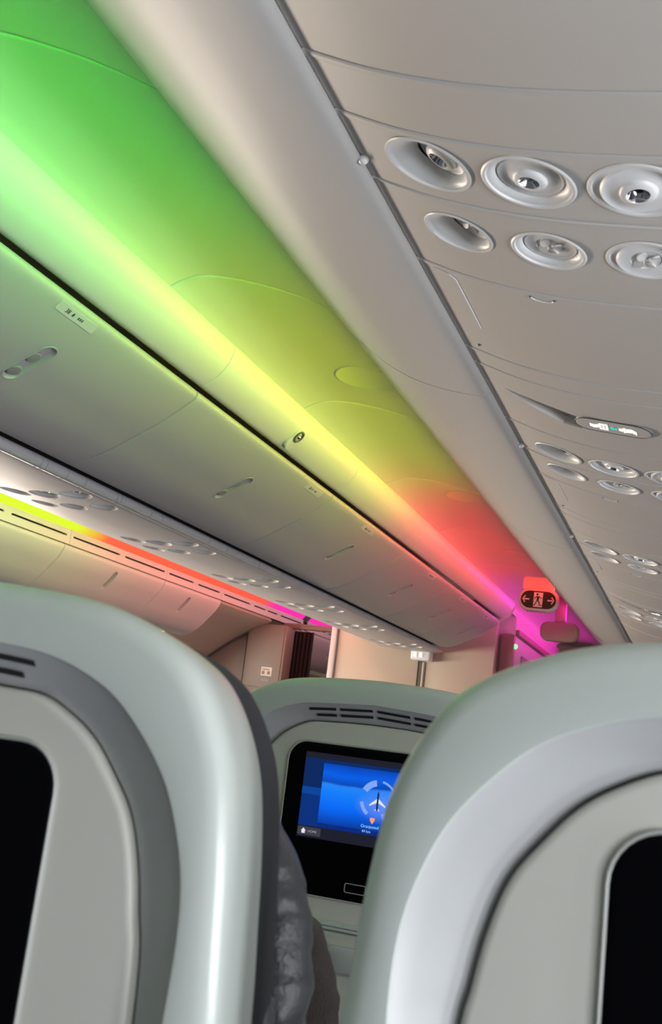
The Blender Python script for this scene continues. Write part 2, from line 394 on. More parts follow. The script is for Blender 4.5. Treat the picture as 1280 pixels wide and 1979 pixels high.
# outboard right bins (the long rounded nose overhead)
RB = [-1.3, 0.28, 1.762, 3.16, 4.75, 6.3, 8.0]
rdesc = ['right-hand bin behind the first seam, out of frame', 'rounded bin nose overhead at top of frame with green cast on its edge', 'rounded right-hand bin past the first S-shaped seam',
         'right-hand bin between the second and third seams', 'right-hand bin above the exit sign, warm grey', 'farthest right-hand bin touched by magenta light']
for i, (a, b) in enumerate(zip(RB, RB[1:])):
    t = thing('overhead_bin', rdesc[i], 'overhead bin', V(-0.2, (a + b) / 2, 0.7), 'right-hand overhead bins')
    d = link('door', sweep(TUBE, a + 0.002, b - 0.002, side=-1, thick=0.010, lip=0.0035, k=6, ny=4), M_WHITE)
    bm = bmesh.new(); box(bm, (-0.612, a + 0.004, 0.762), (1.28, b - 0.004, 0.772))
    e = link('body', bm, M_WHITE, smooth=0)
    parts = [d, e]
    if i in (2, 3, 4):                 # small latch showing in the notch on the silhouette
        bm = bmesh.new()
        for yy in (a + 0.33, ):
            box(bm, (-0.682, yy, 0.762), (-0.662, yy + 0.055, 0.785), 0.004)
        parts.append(link('latch', bm, M_DGREY))
    for p in parts: p.parent = t; p.matrix_parent_inverse = t.matrix_basis.inverted()

# ------------------------------------------------------------------ service panels
def cup(parent, P, x, y, R, depth, kind, tilt=(0, 0), q2=0.7, shift=(0, 0)):
    z, n = on_profile(P, x)
    M = frame(V(x, y, z), (n.x, 0, n.y))
    bm = bmesh.new(); r2 = R * q2
    sink = -depth
    prof = [(R + 0.0035, 0.0003), (R + 0.0015, 0.0016), (R - 0.001, 0.0012), (R - 0.002, -0.001)]
    for k in range(1, 8):
        t = k / 7; prof.append((R - 0.002 - (R - 0.002 - r2) * (1 - (1 - t) ** 1.7), -0.001 + (sink + 0.001) * t ** 1.25))
    SH = Matrix.Identity(4)
    if sink < -0.001: SH[0][2] = shift[0] / sink; SH[1][2] = shift[1] / sink
    lathe(bm, prof + [(r2 + 0.0002, sink - 0.002)], M @ SH, 56)
    # swivel disc inside
    MT = M @ Matrix.Translation((shift[0], shift[1], sink)) @ Matrix.Rotation(tilt[0], 4, 'X') @ Matrix.Rotation(tilt[1], 4, 'Y')
    if kind == 'light':
        lathe(bm, [(r2, -0.006), (r2, 0.0), (r2 - 0.002, 0.0022), (r2 - 0.005, 0.001), (r2 - 0.012, 0.0015), (0.0190, 0.0035), (0.0185, 0.005), (0.016, 0.0075), (0.0118, 0.0085), (0.011, 0.0075), (0.011, -0.006)], MT, 56)
        o = link('reading_light', bm, M_CUP, parent, 40)
        bm = bmesh.new()
        lathe(bm, [(0.0112, 0.0080), (0.0104, 0.0065), (0.009, 0.002), (0.006, -0.003), (0.0, -0.006)], MT, 32)
        l = link('reflector', bm, M_CHROME, o)
        bm = bmesh.new(); lathe(bm, [(0.005, -0.004), (0.0045, 0.001), (0.0, 0.002)], MT, 20); link('lens', bm, M_LENS, o)
    else:
        lathe(bm, [(r2, -0.006), (r2, 0.0), (r2 - 0.002, 0.0022), (r2 - 0.005, 0.001), (0.0175, 0.0015), (0.017, 0.0004), (0.015, 0.0002), (0, 0.0002)], MT, 56)
        o = link('air_nozzle', bm, M_CUP, parent, 40)
        bm = bmesh.new()
        for q in range(4):
            a0 = q * math.pi / 2 + 0.5
            P2 = []
            for k in range(14):
                tt = 2 * math.pi * k / 14; rr = 0.0058
                P2.append((0.0095 * math.cos(a0) + rr * math.cos(tt) * 1.05, 0.0095 * math.sin(a0) + rr * math.sin(tt)))
            MM = MT @ Matrix.Translation((0.0095 * math.cos(a0), 0.0095 * math.sin(a0), 0.002)) @ Matrix.Rotation(0.55, 4, Vector((math.cos(a0), math.sin(a0), 0))) @ Matrix.Translation((-0.0095 * math.cos(a0), -0.0095 * math.sin(a0), 0))
            poly(bm, P2, MM, -0.0012, 0.0012)
        link('petals', bm, M_WHITE, o)
    return o
def service_unit(P, side, y0, y1, xs, rows, label, group, depths, rowR=(0.047, 0.0415), kinds=('light', 'nozzle')):
    t = thing('passenger_service_unit', label, 'service panel', (0, 0, 0), group)
    bm = sweep(P, y0, y1 - 0.0002, side=side, thick=0.008, lip=0.0016, k=4, bead=0.0016)
    cut = bmesh.new()
    for ry, rr in zip(rows, rowR):
        for x in xs:
            z, n = on_profile(P, x)
            M = frame(V(x, ry, z), (n.x, 0, n.y)); lathe(cut, [(0, -0.03), (rr, -0.03), (rr, 0.03), (0, 0.03)], M, 56)
    me = boolean(bm, cut)
    pan = link('panel', me, M_PSU, t, 30)
    for ry, rr, kd in zip(rows, rowR, kinds):
        for x, dd in zip(xs, depths):
            cup(t, P, x, ry, rr, dd[0], kd, *dd[1:])
    # raised rib between the two rows
    Q = catmull(P, 3); N = normals2(Q)
    bm = bmesh.new(); ym = (rows[0] + rows[1]) / 2 - 0.002
    tube(bm, [V(q[0], ym + 0.0, q[1]) for q in Q], 0.0022, 6)
    link('rib', bm, M_PSU, t)
    return t
def blank(P, side, y0, y1, label, cat='panel', name='filler_panel', group='plain panels between the service units'):
    o = link(name, sweep(P, y0, y1 - 0.0002, side=side, thick=0.008, bead=0.0016, k=4), M_PSU, None, 30)
    return tag(o, label, cat, group)
xs = (-0.303, -0.194, -0.085)
RD = ((0.017, (0.0, 0.22), 0.66, (-0.009, 0.003)), (0.008, (0.0, 0.0), 0.78, (0.0, 0.0)), (0.002, (0.1, -0.12), 0.8, (0.0, 0.0)))
S = 1   # visible normal points down for x increasing
blank(PSU, S, -1.2, 0.0, 'plain overhead panel behind the viewer')
blank(PSU, S, 0.0, 0.795, 'large smooth grey panel filling the top right corner')
blank(PSU, S, 0.795, 0.893, 'narrow overhead strip panel just before the nearest reading lights')
service_unit(PSU, S, 0.893, 1.232, xs, (0.955, 1.105), 'nearest right-hand service panel with large reading lights above air nozzles', 'right-hand service panels', RD)
service_unit(PSU, S, 1.905, 2.29, xs, (2.030, 2.173), 'second right-hand service panel, just past the lit seat belt sign', 'right-hand service panels', RD)
service_unit(PSU, S, 2.86, 3.24, xs, (2.972, 3.112), 'third right-hand service panel, halfway to the exit sign', 'right-hand service panels', RD)
service_unit(PSU, S, 4.13, 4.46, xs, (4.2, 4.35), 'farthest right-hand service panel, just above the right seat top', 'right-hand service panels', RD)
def speaker_panel(y0, y1, label, detail=True):
    t = thing('speaker_panel', label, 'panel', (0, 0, 0), 'smooth panels after each service unit')
    link('panel', sweep(PSU, y0, y1 - 0.0002, side=S, thick=0.008, lip=0.0016, k=4, bead=0.0016), M_PSU, t, 30)
    # fine moulded line near the inboard edge
    bm = bmesh.new(); L = y1 - y0
    for x, ya in ((-0.368, 0),):
        pts = []
        for xx, yy in ((-0.372, y0 + 0.012), (-0.350, y0 + 0.016), (-0.343, y0 + 0.028), (-0.341, y0 + L * 0.62)):
            z, n = on_profile(PSU, xx); pts.append(V(xx, yy, z - 0.0004))
        tube(bm, pts, 0.0014, 6)
    link('moulded_line', bm, M_CUP, t)
    if detail:
        z, n = on_profile(PSU, -0.222); M = frame(V(-0.222, y0 - 0.022 + 0.003, z), (n.x, 0, n.y))
        bm = bmesh.new(); R = 0.016
        pts = [M @ Vector((R * math.cos(a), 0.010 * math.sin(a) + 0.032, 0.0006)) for a in [math.pi * (0.0 + k / 12) for k in range(13)]]
        tube(bm, pts, 0.0009, 6); lk = link('release_catch', bm, M_CUP, t)
        bm = bmesh.new()
        for p in (pts[0], pts[-1]): bmesh.ops.create_icosphere(bm, subdivisions=1, radius=0.0018, matrix=Matrix.Translation(p))
        link('pin', bm, M_DGREY, lk)
    z, n = on_profile(PSU, -0.36)
    bm = bmesh.new(); bmesh.ops.create_icosphere(bm, subdivisions=2, radius=0.0025, matrix=Matrix.Translation(V(-0.362, y1 - 0.03, on_profile(PSU, -0.362)[0] - 0.0005)))
    link('screw', bm, M_DGREY, t)
speaker_panel(1.232, 1.54, 'smooth panel with release catch right after the nearest service panel')
blank(PSU, S, 1.54, 1.61, 'narrow strip panel before the lit seat belt sign')
speaker_panel(2.29, 2.60, 'smooth panel right after the second right-hand service panel')
blank(PSU, S, 2.60, 2.67, 'narrow strip panel past the second service panel')
blank(PSU, S, 2.67, 2.86, 'plain panel just before the third service panel')
speaker_panel(3.24, 3.52, 'smooth panel right after the third right-hand service panel')
blank(PSU, S, 3.52, 3.60, 'narrow strip panel between third and farthest service panels')
blank(PSU, S, 3.60, 3.90, 'plain panel before the farthest seat belt sign')
blank(PSU, S, 4.46, 4.8, 'plain panel right after the farthest service panel')
blank(PSU, S, 4.8, 6.2, 'long plain panel at the far end of the right-hand row')

def belt_icon(M, s, parent):
    """seat belt symbol: buckle, arrow, tongue"""
    bm = bmesh.new()
    def p(pts): poly(bm, [(x * s, y * s * 1.3) for x, y in pts], M, 0.0002, 0.0008)
    p([(-1.0, 0.16), (-0.78, 0.1), (-0.62, 0.2), (-0.62, -0.14), (-0.82, -0.22), (-1.0, -0.1)])
    p([(-0.60, 0.3), (-0.22, 0.3), (-0.22, 0.2), (-0.60, 0.2)]); p([(-0.60, -0.2), (-0.22, -0.2), (-0.22, -0.3), (-0.60, -0.3)])
    p([(-0.60, 0.2), (-0.5, 0.2), (-0.5, -0.2), (-0.60, -0.2)]); p([(-0.32, 0.2), (-0.22, 0.2), (-0.22, -0.2), (-0.32, -0.2)])
    p([(-0.46, 0.14), (-0.36, 0.14), (-0.36, -0.14), (-0.46, -0.14)])
    p([(0.24, 0.1), (0.42, 0.16), (0.42, -0.16), (0.24, -0.1)]); p([(0.44, 0.24), (0.54, 0.24), (0.54, -0.24), (0.44, -0.24)])
    p([(0.56, 0.18), (0.8, 0.22), (1.0, 0.02), (1.0, -0.3), (0.82, -0.14), (0.56, -0.18)])
    link('belt_symbol', bm, M_ICONW, parent, 0)
    bm = bmesh.new()
    poly(bm, [(x * s, y * s) for x, y in [(-0.17, 0), (0.0, 0.17), (0.04, 0.12), (-0.03, 0.05), (0.19, 0.05), (0.19, -0.05), (-0.03, -0.05), (0.04, -0.12), (0.0, -0.17)]], M, 0.0004, 0.0011)
    link('arrow_symbol', bm, M_ICONT, parent, 0)
def sign_panel(P, side, y0, y1, x, y, label, right=True):
    t = thing('seat_belt_sign_panel', label, 'sign', (0, 0, 0), 'lit seat belt signs')
    bm = sweep(P, y0, y1 - 0.0002, side=side, thick=0.022 if right else 0.008, lip=0.0016, k=4, bead=0.0016)
    z, n = on_profile(P, x); M = frame(V(x, y, z), (n.x, 0, n.y))
    # triangular scoop that leads to the sign
    cut = bmesh.new()
    sg = 1 if right else 1
    x0 = x - 0.185 if right else x - 0.125
    if True:
        zz, nn = on_profile(P, (x0 + x) / 2); MS = frame(V(x0, y, on_profile(P, x0)[0]), ( nn.x, 0, nn.y))
        # wedge: top outline at the surface, sinking toward the sign
        A = [(0.0, -0.055), (0.05, -0.05), (0.10, -0.034), (0.135, -0.02), (0.135, 0.05), (0.10, 0.045), (0.05, 0.0)]
        A = [(-a, b) for a, b in A] if (MS @ Vector((1, 0, 0)) - MS @ Vector((0, 0, 0))).x < 0 else A
        top = [cut.verts.new(MS @ Vector((a, b, 0.02))) for a, b in A]
        bot = [cut.verts.new(MS @ Vector((a * 0.98, b * 0.9, -0.0015 - 0.0075 * min(1, abs(a) / 0.135)))) for a, b in A]
        cut.faces.new(top); cut.faces.new(list(reversed(bot)))
        for i in range(len(A)): cut.faces.new((top[i], top[(i + 1) % len(A)], bot[(i + 1) % len(A)], bot[i]))
    me = boolean(bm, cut) if right else None
    if not right: 
        cut.free(); me = bm
    link('panel', me, M_PSU, t, 30)
    bm = bmesh.new()
    rings = [[M @ Vector((a, b, h)) for a, b in pill(L, Wd, ax='x')] for L, Wd, h in ((0.132, 0.062, -0.004), (0.132, 0.062, 0.0005), (0.129, 0.059, 0.0014), (0.12, 0.05, 0.0014))]
    vs = loft(bm, rings, cap=False); bm.faces.new(vs[-1])
    sg = link('sign_plate', bm, M_PSU, t)
    bm = bmesh.new()
    tube(bm, [M @ Vector((a, b, 0.0008)) for a, b in pill(0.134, 0.064, ax='x')] + [M @ Vector((*pill(0.134, 0.064, ax='x')[0], 0.0008))], 0.0010, 6)
    link('seam_line', bm, M_DGREY, sg)
    fl = 1 if (M @ Vector((1, 0, 0)) - M @ Vector((0, 0, 0))).x > 0 else -1
    belt_icon(M @ Matrix.Translation((0, 0, 0.0014)) @ (Matrix.Identity(4) if fl == 1 else Matrix.Rotation(math.pi, 4, 'Z')), 0.040, sg)
sign_panel(PSU, S, 1.61, 1.905, -0.172, 1.752, 'lit seat belt sign with teal arrow on the overhead panel at right')
sign_panel(PSU, S, 3.90, 4.13, -0.172, 4.02, 'small far seat belt sign near the right edge above the right seat')

# centre service row seen under the centre bins
CS = -1
CS_Y = (2.37, 3.01, 3.70, 4.36, 5.02, 5.80)
cxs = (-1.805, -1.708, -1.611)
CDp = ((0.010, (0, 0)), (0.008, (0, 0)), (0.010, (0, 0)))
CSIDE = -1
prev = 1.0
cdesc = ['centre-row service panel at the left edge of the frame', 'centre-row service panel just before the small lit seat belt sign', 'centre-row service panel right after the small lit seat belt sign',
         'fourth centre-row service panel from the left', 'fifth centre-row service panel from the left', 'last centre-row service panel, by the cream bulkhead']
bdesc = ['plain centre-row panel at the left edge', 'plain centre-row panel after the leftmost lights', 'n/a', 'plain centre-row panel past the third set of lights', 'plain centre-row panel past the fourth set of lights',
         'plain centre-row panel before the last set of lights', '']
for i, y in enumerate(CS_Y):
    if i == 2:
        blank(CPSU, 1, prev, 3.22, 'small plain centre-row panel before the seat belt sign')
        sign_panel(CPSU, 1, 3.22, 3.44, -1.74, 3.335, 'small lit seat belt sign in the centre row under the bins', right=False)
        blank(CPSU, 1, 3.44, y - 0.17, 'small plain centre-row panel after the seat belt sign')
    else:
        blank(CPSU, 1, prev, y - 0.17, bdesc[i])
    service_unit(CPSU, 1, y - 0.17, y + 0.17, cxs, (y - 0.07, y + 0.07), cdesc[i], 'centre service panels', CDp, rowR=(0.044, 0.040), kinds=('light', 'nozzle'))
    prev = y + 0.17
blank(CPSU, 1, prev, 6.19, 'short plain centre-row panel touching the cream bulkhead')
# grey jointed rail under the centre bins
bm = bmesh.new(); ys = []; rr = []
y = 0.6; joints = [0.95, 1.06, 1.2, 1.6, 1.99, 2.012, 2.10, 2.18, 2.335, 2.357, 2.52, 2.585, 2.9, 3.03, 3.1, 3.3, 3.5, 3.52, 3.7, 3.95, 4.03, 4.3, 4.65, 4.72, 5.0, 5.3, 5.36, 5.7]
pts = [(0.6, 0.0155)]
for j in joints: pts += [(j - 0.003, 0.0155), (j - 0.0025, 0.0135), (j + 0.0025, 0.0135), (j + 0.003, 0.0155)]
pts.append((5.93, 0.0155))
lathe(bm, [(0, 0.6)] + [(r, yy) for yy, r in pts] + [(0, 5.93)], Matrix.Translation((-1.517, 0, 0.5375 + H)) @ Matrix.Rotation(-math.pi / 2, 4, 'X'), 16)
rail = tag(link('seat_rail', bm, M_RAIL), 'long jointed grey rail running under the lower edge of the centre bins', 'rail')
bm = bmesh.new(); box(bm, (-1.63, 0.6, 0.5615), (-1.499, 5.93, 0.567)); link('gap_shade_strip', bm, M_GAP, rail, 0)  # black strip standing in for the shade between bin doors and rail

# ------------------------------------------------------------------ left bins
LB = [2.2, 3.1, 4.07, 5.06, 5.79]
ld = ['far left overhead bin hidden behind the left seat', 'yellow-tinted far left bin at the left edge', 'pinkish far left bin with the nearer small handle', 'pinkish far left bin with the farther small handle, last before the cupboard']
for i, (a, b) in enumerate(zip(LB, LB[1:])):
    t = thing('overhead_bin', ld[i], 'overhead bin', (0, 0, 0), 'far left overhead bins')
    hy = {0: 2.65, 1: 3.58, 2: 4.575, 3: 5.40}[i]
    make_door(LDOOR, a, b, 1, -2.917, hy, t)
    bm = bmesh.new(); box(bm, (-4.3, a + 0.004, 0.48), (-3.12, b - 0.004, 0.70)); link('body', bm, M_WHITE, t, 0)
def slot_panel(y0, y1, slots, label):
    """slot panel: slab with real slots cut through"""
    bm = bmesh.new(); box(bm, (-2.868, y0 + 0.001, 0.703), (-2.858, y1 - 0.001, 0.773))
    cut = bmesh.new()
    for a, b in slots: box(cut, (-2.90, a, 0.738), (-2.84, b, 0.747))
    t = thing('vent_panel', label, 'vent panel', (0, 0, 0), 'slotted vent panels above the far left bins')
    link('panel', boolean(bm, cut), M_WHITE, t, 30)
    bm = bmesh.new(); box(bm, (-2.89, y0 + 0.002, 0.70), (-2.872, y1 - 0.002, 0.77)); link('backing', bm, M_GAP, t, 0)
slot_panel(2.2, 3.1, [(2.3, 2.72), (2.77, 3.05)], 'slotted panel above the left bins hidden behind the left seat')
slot_panel(3.1, 4.10, [(3.16, 3.59), (3.643, 4.068)], 'yellow-lit slotted panel at the left edge, above the left bins')
slot_panel(4.10, 5.06, [(4.125, 4.55), (4.606, 5.033)], 'slotted panel where the strip light turns from yellow to orange')
slot_panel(5.06, 5.78, [(5.088, 5.39), (5.452, 5.747)], 'orange-lit slotted panel above the last left bin')
slot_panel(5.78, 6.5, [(5.814, 6.216), (6.286, 6.48)], 'slotted panel above the grey cupboard')
slot_panel(6.5, 7.2, [(6.52, 6.699), (6.757, 7.169)], 'slotted panel under the magenta end of the strip light')
slot_panel(7.3, 9.2, [(7.35, 7.7), (7.78, 8.2), (8.3, 8.8)], 'slotted panel in the gap beyond the dark curtain')
# beyond the last bin: curved white wall piece with a dark arched seal, cupboard and curtain
AR = [(-2.872, 0.70), (-2.93, 0.668), (-3.05, 0.61), (-3.2, 0.52), (-3.4, 0.36), (-3.55, 0.18), (-3.6, -0.1), (-3.6, -H)]
bm = sweep(AR, 5.80, 6.62, side=1, thick=0.02, lip=0.002, k=5); struct(link('wall_left', bm, M_CREAM))
bm = bmesh.new(); tube(bm, [V(x, 6.645, z - 0.02) for x, z in catmull(AR[1:-1], 5)], 0.016, 8)
tag(link('door_seal', bm, M_DGREY), 'dark arched seal curving down the wall left of the grey cupboard', 'seal')
bm = bmesh.new(); box(bm, (-3.62, 6.66, -H), (-3.05, 6.70, 0.66)); struct(link('wall_left', bm, M_TAUPE, smooth=0))
bm = bmesh.new(); box(bm, (-2.935, 5.86, 0.575), (-2.925, 5.90, 0.63), 0.003)
z, n = on_profile(AR, -3.0)
bm.free(); bm = bmesh.new(); poly(bm, [(-0.02, -0.045), (0.012, -0.05), (0.026, 0.0), (0.018, 0.045), (-0.004, 0.03)], frame(V(-3.0, 6.0, z), (n.x, 0, n.y), (-n.y, 0, n.x)), -0.002, 0.008)
tag(link('pull_tab', bm, M_GREEN), 'small dark green pull tab past the last left bin', 'tab')
t = thing('cupboard', 'grey-brown cupboard by the curtain beyond the left bins', 'cupboard', (0, 0, 0))
bm = bmesh.new(); box(bm, (-3.02, 6.60, -H), (-2.73, 7.0, 0.66), 0.008); link('body', bm, M_TAUPE, t)
bm = bmesh.new(); box(bm, (-3.005, 6.592, 0.225), (-2.745, 6.602, 0.645), 0.004); d = link('door', bm, M_TAUPE, t)
bm = bmesh.new(); box(bm, (-2.88, 6.588, 0.305), (-2.80, 6.593, 0.365)); s1 = link('notice', bm, M_SIGNPALE, t, 0); s1['label'] = 'pale square notice with two small pictograms'
bm = bmesh.new(); box(bm, (-2.872, 6.586, 0.315), (-2.852, 6.5885, 0.338)); box(bm, (-2.832, 6.586, 0.315), (-2.812, 6.5885, 0.338)); box(bm, (-2.868, 6.586, 0.345), (-2.818, 6.5885, 0.352))
link('print', bm, M_BROWN, s1, 0)
bm = bmesh.new(); box(bm, (-2.872, 6.588, 0.265), (-2.81, 6.593, 0.288), 0.002); link('catch', bm, M_MGREY, t)
def curtain(name, x0, x1, y, z0, z1, folds, amp, mt, label, lean=0.0):
    bm = bmesh.new(); n = folds * 8; rows = 10; grid = []
    for j in range(rows + 1):
        v = j / rows; row = []
        for i in range(n + 1):
            u = i / n
            row.append(bm.verts.new(V(x0 + (x1 - x0) * u + lean * v, y + amp * math.sin(u * folds * 2 * math.pi) * (0.6 + 0.4 * v), z1 + (z0 - z1) * v)))
        grid.append(row)
    for a, b in zip(grid, grid[1:]):
        for i in range(n): bm.faces.new((a[i], a[i + 1], b[i + 1], b[i]))
    r = bmesh.ops.solidify(bm, geom=bm.faces[:], thickness=0.004)
    return tag(link(name, bm, mt), label, 'curtain')
curtain('curtain', -2.722, -2.575, 6.72, -H + 0.03, 0.64, 5, 0.03, M_CURT, 'dark brown gathered curtain beside the grey cupboard', 0.0)
bm = bmesh.new(); box(bm, (-2.8, 6.70, 0.655), (-2.42, 6.76, 0.69), 0.005); box(bm, (-2.44, 6.70, 0.655), (-2.40, 7.6, 0.69), 0.005)
tag(link('curtain_track', bm, M_BROWN), 'brown curtain track above the dark curtain', 'track')
t = thing('overhead_bin', 'pale mauve left bin seen through the gap right of the dark curtain', 'overhead bin', (0, 0, 0), 'far left overhead bins')
make_door(LDOOR, 7.2, 8.2, 1, -2.917, 8.0, t); 
t = thing('overhead_bin', 'mauve left bin deep in the gap, half hidden by the bulkhead edge', 'overhead bin', (0, 0, 0), 'far left overhead bins')
make_door(LDOOR, 8.2, 9.3, 1, -2.917, 8.8, t)
bm = bmesh.new(); box(bm, (-3.4, 7.1, 0.25), (-3.3, 9.4, 0.46), 0.02); struct(link('trim_1', bm, M_WHITE))

# ------------------------------------------------------------------ cream bulkhead
t = thing('bulkhead', 'cream bulkhead wall behind the centre bins with warm light on it', 'bulkhead', (0, 0, 0))
bm = bmesh.new(); box(bm, (-2.22, 6.22, -H), (-1.68, 6.30, 0.83), 0.004); box(bm, (-1.635, 6.22, -H), (-1.215, 6.30, 0.83), 0.004); box(bm, (-1.69, 6.25, -H), (-1.63, 6.30, 0.83))
link('panel', bm, M_CREAM, t)
bm = bmesh.new(); box(bm, (-2.262, 6.20, -H), (-2.222, 6.30, 0.83), 0.008); link('edge_trim', bm, M_WHITE, t)
bm = bmesh.new(); box(bm, (-1.672, 6.215, -H), (-1.655, 6.245, 0.47)); link('dark_channel', bm, M_DGREY, t)
bm = bmesh.new(); tube(bm, [V(-1.643, 6.215, -H), V(-1.643, 6.215, 0.47)], 0.009, 10); link('post', bm, M_CREAM, t)
bm = bmesh.new(); box(bm, (-1.71, 6.13, 0.475), (-1.585, 6.21, 0.54), 0.014, 4); bx_ = link('corner_fitting', bm, M_CUP)
tag(bx_, 'small white rounded fitting at the top of the bulkhead post', 'fitting')
bm = bmesh.new(); 
for q in (0, 1): box(bm, (-1.69 + q * 0.035, 6.122, 0.495), (-1.67 + q * 0.035, 6.132, 0.52), 0.003)
o = link('clear_window', bm, M_ICONW, bx_)
t = thing('galley_monument', 'side of the galley in magenta light, right of the cream bulkhead', 'galley', (0, 0, 0))
bm = bmesh.new(); box(bm, (-1.75, 6.37, -H), (-1.125, 8.4, 0.845), 0.004); link('body', bm, M_WHITE, t)
bm = bmesh.new(); box(bm, (-1.20, 6.31, -H), (-1.12, 6.37, 0.70), 0.006); box(bm, (-1.124, 6.37, 0.70), (-1.10, 8.3, 0.735), 0.004); link('frame', bm, M_BROWN, t)
bm = bmesh.new(); bmesh.ops.create_icosphere(bm, subdivisions=2, radius=0.016, matrix=Matrix.Translation(V(-1.118, 6.35, 0.63))); link('indicator_light', bm, M_LEDG, t)
bm = bmesh.new(); box(bm, (-1.124, 6.62, 0.2), (-1.115, 7.1, 0.6), 0.003); link('control_panel', bm, M_MGREY, t)

# ------------------------------------------------------------------ exit sign
t = thing('exit_sign', 'small black exit sign with running figure and two arrows, hanging in red light', 'exit sign', (0, 0, 0))
M = frame(V(-0.80, 5.08, 0.742), (0, -1, 0), (0, 0, 1)) @ Matrix.Rotation(math.radians(-1), 4, 'Z')
sx = 1 if (M @ Vector((1, 0, 0)) - M @ Vector((0, 0, 0))).x > 0 else -1
if sx < 0: M = M @ Matrix.Rotation(math.pi, 4, 'Z') if False else M
bm = bmesh.new(); rings = [[M @ Vector((a, b, h)) for a, b in pill(L, Wd, ax='x')] for L, Wd, h in ((0.18, 0.098, -0.035), (0.198, 0.116, -0.028), (0.198, 0.116, -0.004), (0.19, 0.108, 0.0), (0.178, 0.096, 0.001))]
loft(bm, rings); link('housing', bm, M_WHITE, t)
bm = bmesh.new(); poly(bm, rrect(-0.085, 0.045, 0.07, 0.115, 0.012), M, -0.028, -0.018); link('bracket', bm, M_WHITE, t)
bm = bmesh.new(); poly(bm, pill(0.172, 0.086, ax='x'), M, 0.0005, 0.003); face = link('face', bm, M_SIGNBLK, t, 0); face['label'] = 'black face'
bm = bmesh.new()
for s_ in (-1, 1):
    def p(pts): poly(bm, [(x * s_, y) if s_ > 0 else (x * s_, y) for x, y in (pts if s_ > 0 else reversed(pts))], M, 0.003, 0.0038)
    p([(0.044, -0.003), (0.070, -0.003), (0.070, 0.003), (0.044, 0.003)])
    p([(0.062, 0.015), (0.0665, 0.018), (0.078, 0.0), (0.074, -0.0005), (0.0735, 0.0)]); p([(0.0735, 0.0), (0.078, 0.0), (0.0665, -0.018), (0.062, -0.015)])
link('arrows', bm, M_SIGNPALE, face, 0)
bm = bmesh.new(); poly(bm, [(-0.0225, -0.036), (0.021, -0.036), (0.021, 0.036), (-0.0225, 0.036)], M, 0.003, 0.0036); dr = link('doorway_symbol', bm, M_SIGNPALE, face, 0)
bm = bmesh.new()
def p(pts): poly(bm, pts, M, 0.0036, 0.0042)
p([(-0.006 + 0.006 * math.cos(k * math.pi / 5), 0.026 + 0.006 * math.sin(k * math.pi / 5)) for k in range(10)])
p([(-0.008, 0.018), (0.006, 0.017), (0.002, -0.004), (-0.008, -0.003)])
p([(-0.008, 0.018), (-0.018, 0.012), (-0.018, 0.002), (-0.0145, 0.002), (-0.0145, 0.009), (-0.007, 0.013)])
p([(0.004, 0.017), (0.012, 0.006), (0.018, 0.010), (0.016, 0.013), (0.012, 0.011), (0.006, 0.019)])
p([(-0.008, -0.002), (-0.003, -0.002), (-0.008, -0.017), (-0.017, -0.032), (-0.021, -0.029), (-0.013, -0.016)])
p([(-0.004, -0.002), (0.002, -0.004), (0.009, -0.013), (0.007, -0.027), (0.003, -0.027), (0.004, -0.015), (-0.004, -0.007)])
p([(0.006, -0.024), (0.021, -0.024), (0.021, -0.028), (0.006, -0.028)])
link('running_figure', bm, M_SIGNBLK, dr, 0)
bm = bmesh.new()
for k in range(8): box(bm, (-0.85 + k * 0.012, 5.068, 0.6815), (-0.843 + k * 0.012, 5.078, 0.6835))
link('holes', bm, M_DGREY, t, 0)
# rounded box beyond it
bm = bmesh.new(); M = frame(V(-0.80, 5.9, 0.69), (0, -1, 0), (0, 0, 1))
loft(bm, [[M @ Vector((a, b, h)) for a, b in rrect(-w, -hh, w, hh, 0.04)] for w, hh, h in ((0.098, 0.046, -0.06), (0.106, 0.053, -0.05), (0.106, 0.053, -0.006), (0.10, 0.047, 0.0))])
M2 = bm
o = link('ceiling_pod', M2, M_BROWN); tag(o, 'rounded brown box hanging from the magenta-lit ceiling beyond the exit sign', 'ceiling pod')
bm = bmesh.new(); box(bm, (-0.83, 5.91, 0.735), (-0.77, 5.95, 0.895), 0.005); link('stem', bm, M_BROWN, o)

# round covers on the ceiling and the spot lamp on the valance
def ceiling_disc(x, y, R, label):
    n = 48; bm = bmesh.new(); rings = [[], [], [], [], []]
    for k in range(n):
        a = 2 * math.pi * k / n
        for ri, (q, e) in enumerate(((R + 0.003, -0.003), (R, 0.0018), (R - 0.003, 0.002), (R - 0.005, 0.0008), (R * 0.3, 0.0008))):
            xx = x + q * math.cos(a); z, nn = on_profile(CEIL[2:], xx)
            rings[ri].append(V(xx + nn.x * e, y + q * math.sin(a), z + nn.y * e))
    vs = loft(bm, rings, cap=False); bm.faces.new(vs[-1])
    return tag(link('round_cover', bm, M_CEIL), label, 'cover', 'round flush covers in the ceiling')
ceiling_disc(-0.86, 2.41, 0.088, 'round flush cover in the yellow-lit ceiling')
ceiling_disc(-0.86, 3.66, 0.088, 'round flush cover where yellow ceiling light turns red')
ceiling_disc(-0.84, 4.72, 0.08, 'round flush cover in the red-lit ceiling before the exit sign')
t = thing('spot_lamp', 'small round recessed spot lamp on the yellow-green valance', 'lamp', (0, 0, 0))
M = frame(V(-1.0985, 2.53, 0.7665), (0.74, 0, -0.67), (0.67, 0, 0.74))
bm = bmesh.new(); loft(bm, [[M @ Vector((a, b, h)) for a, b in pill(0.070 * s, 0.050 * s)] for s, h in ((1.06, -0.004), (1.0, 0.003), (0.9, 0.0042))]); link('housing', bm, M_WHITE, t)
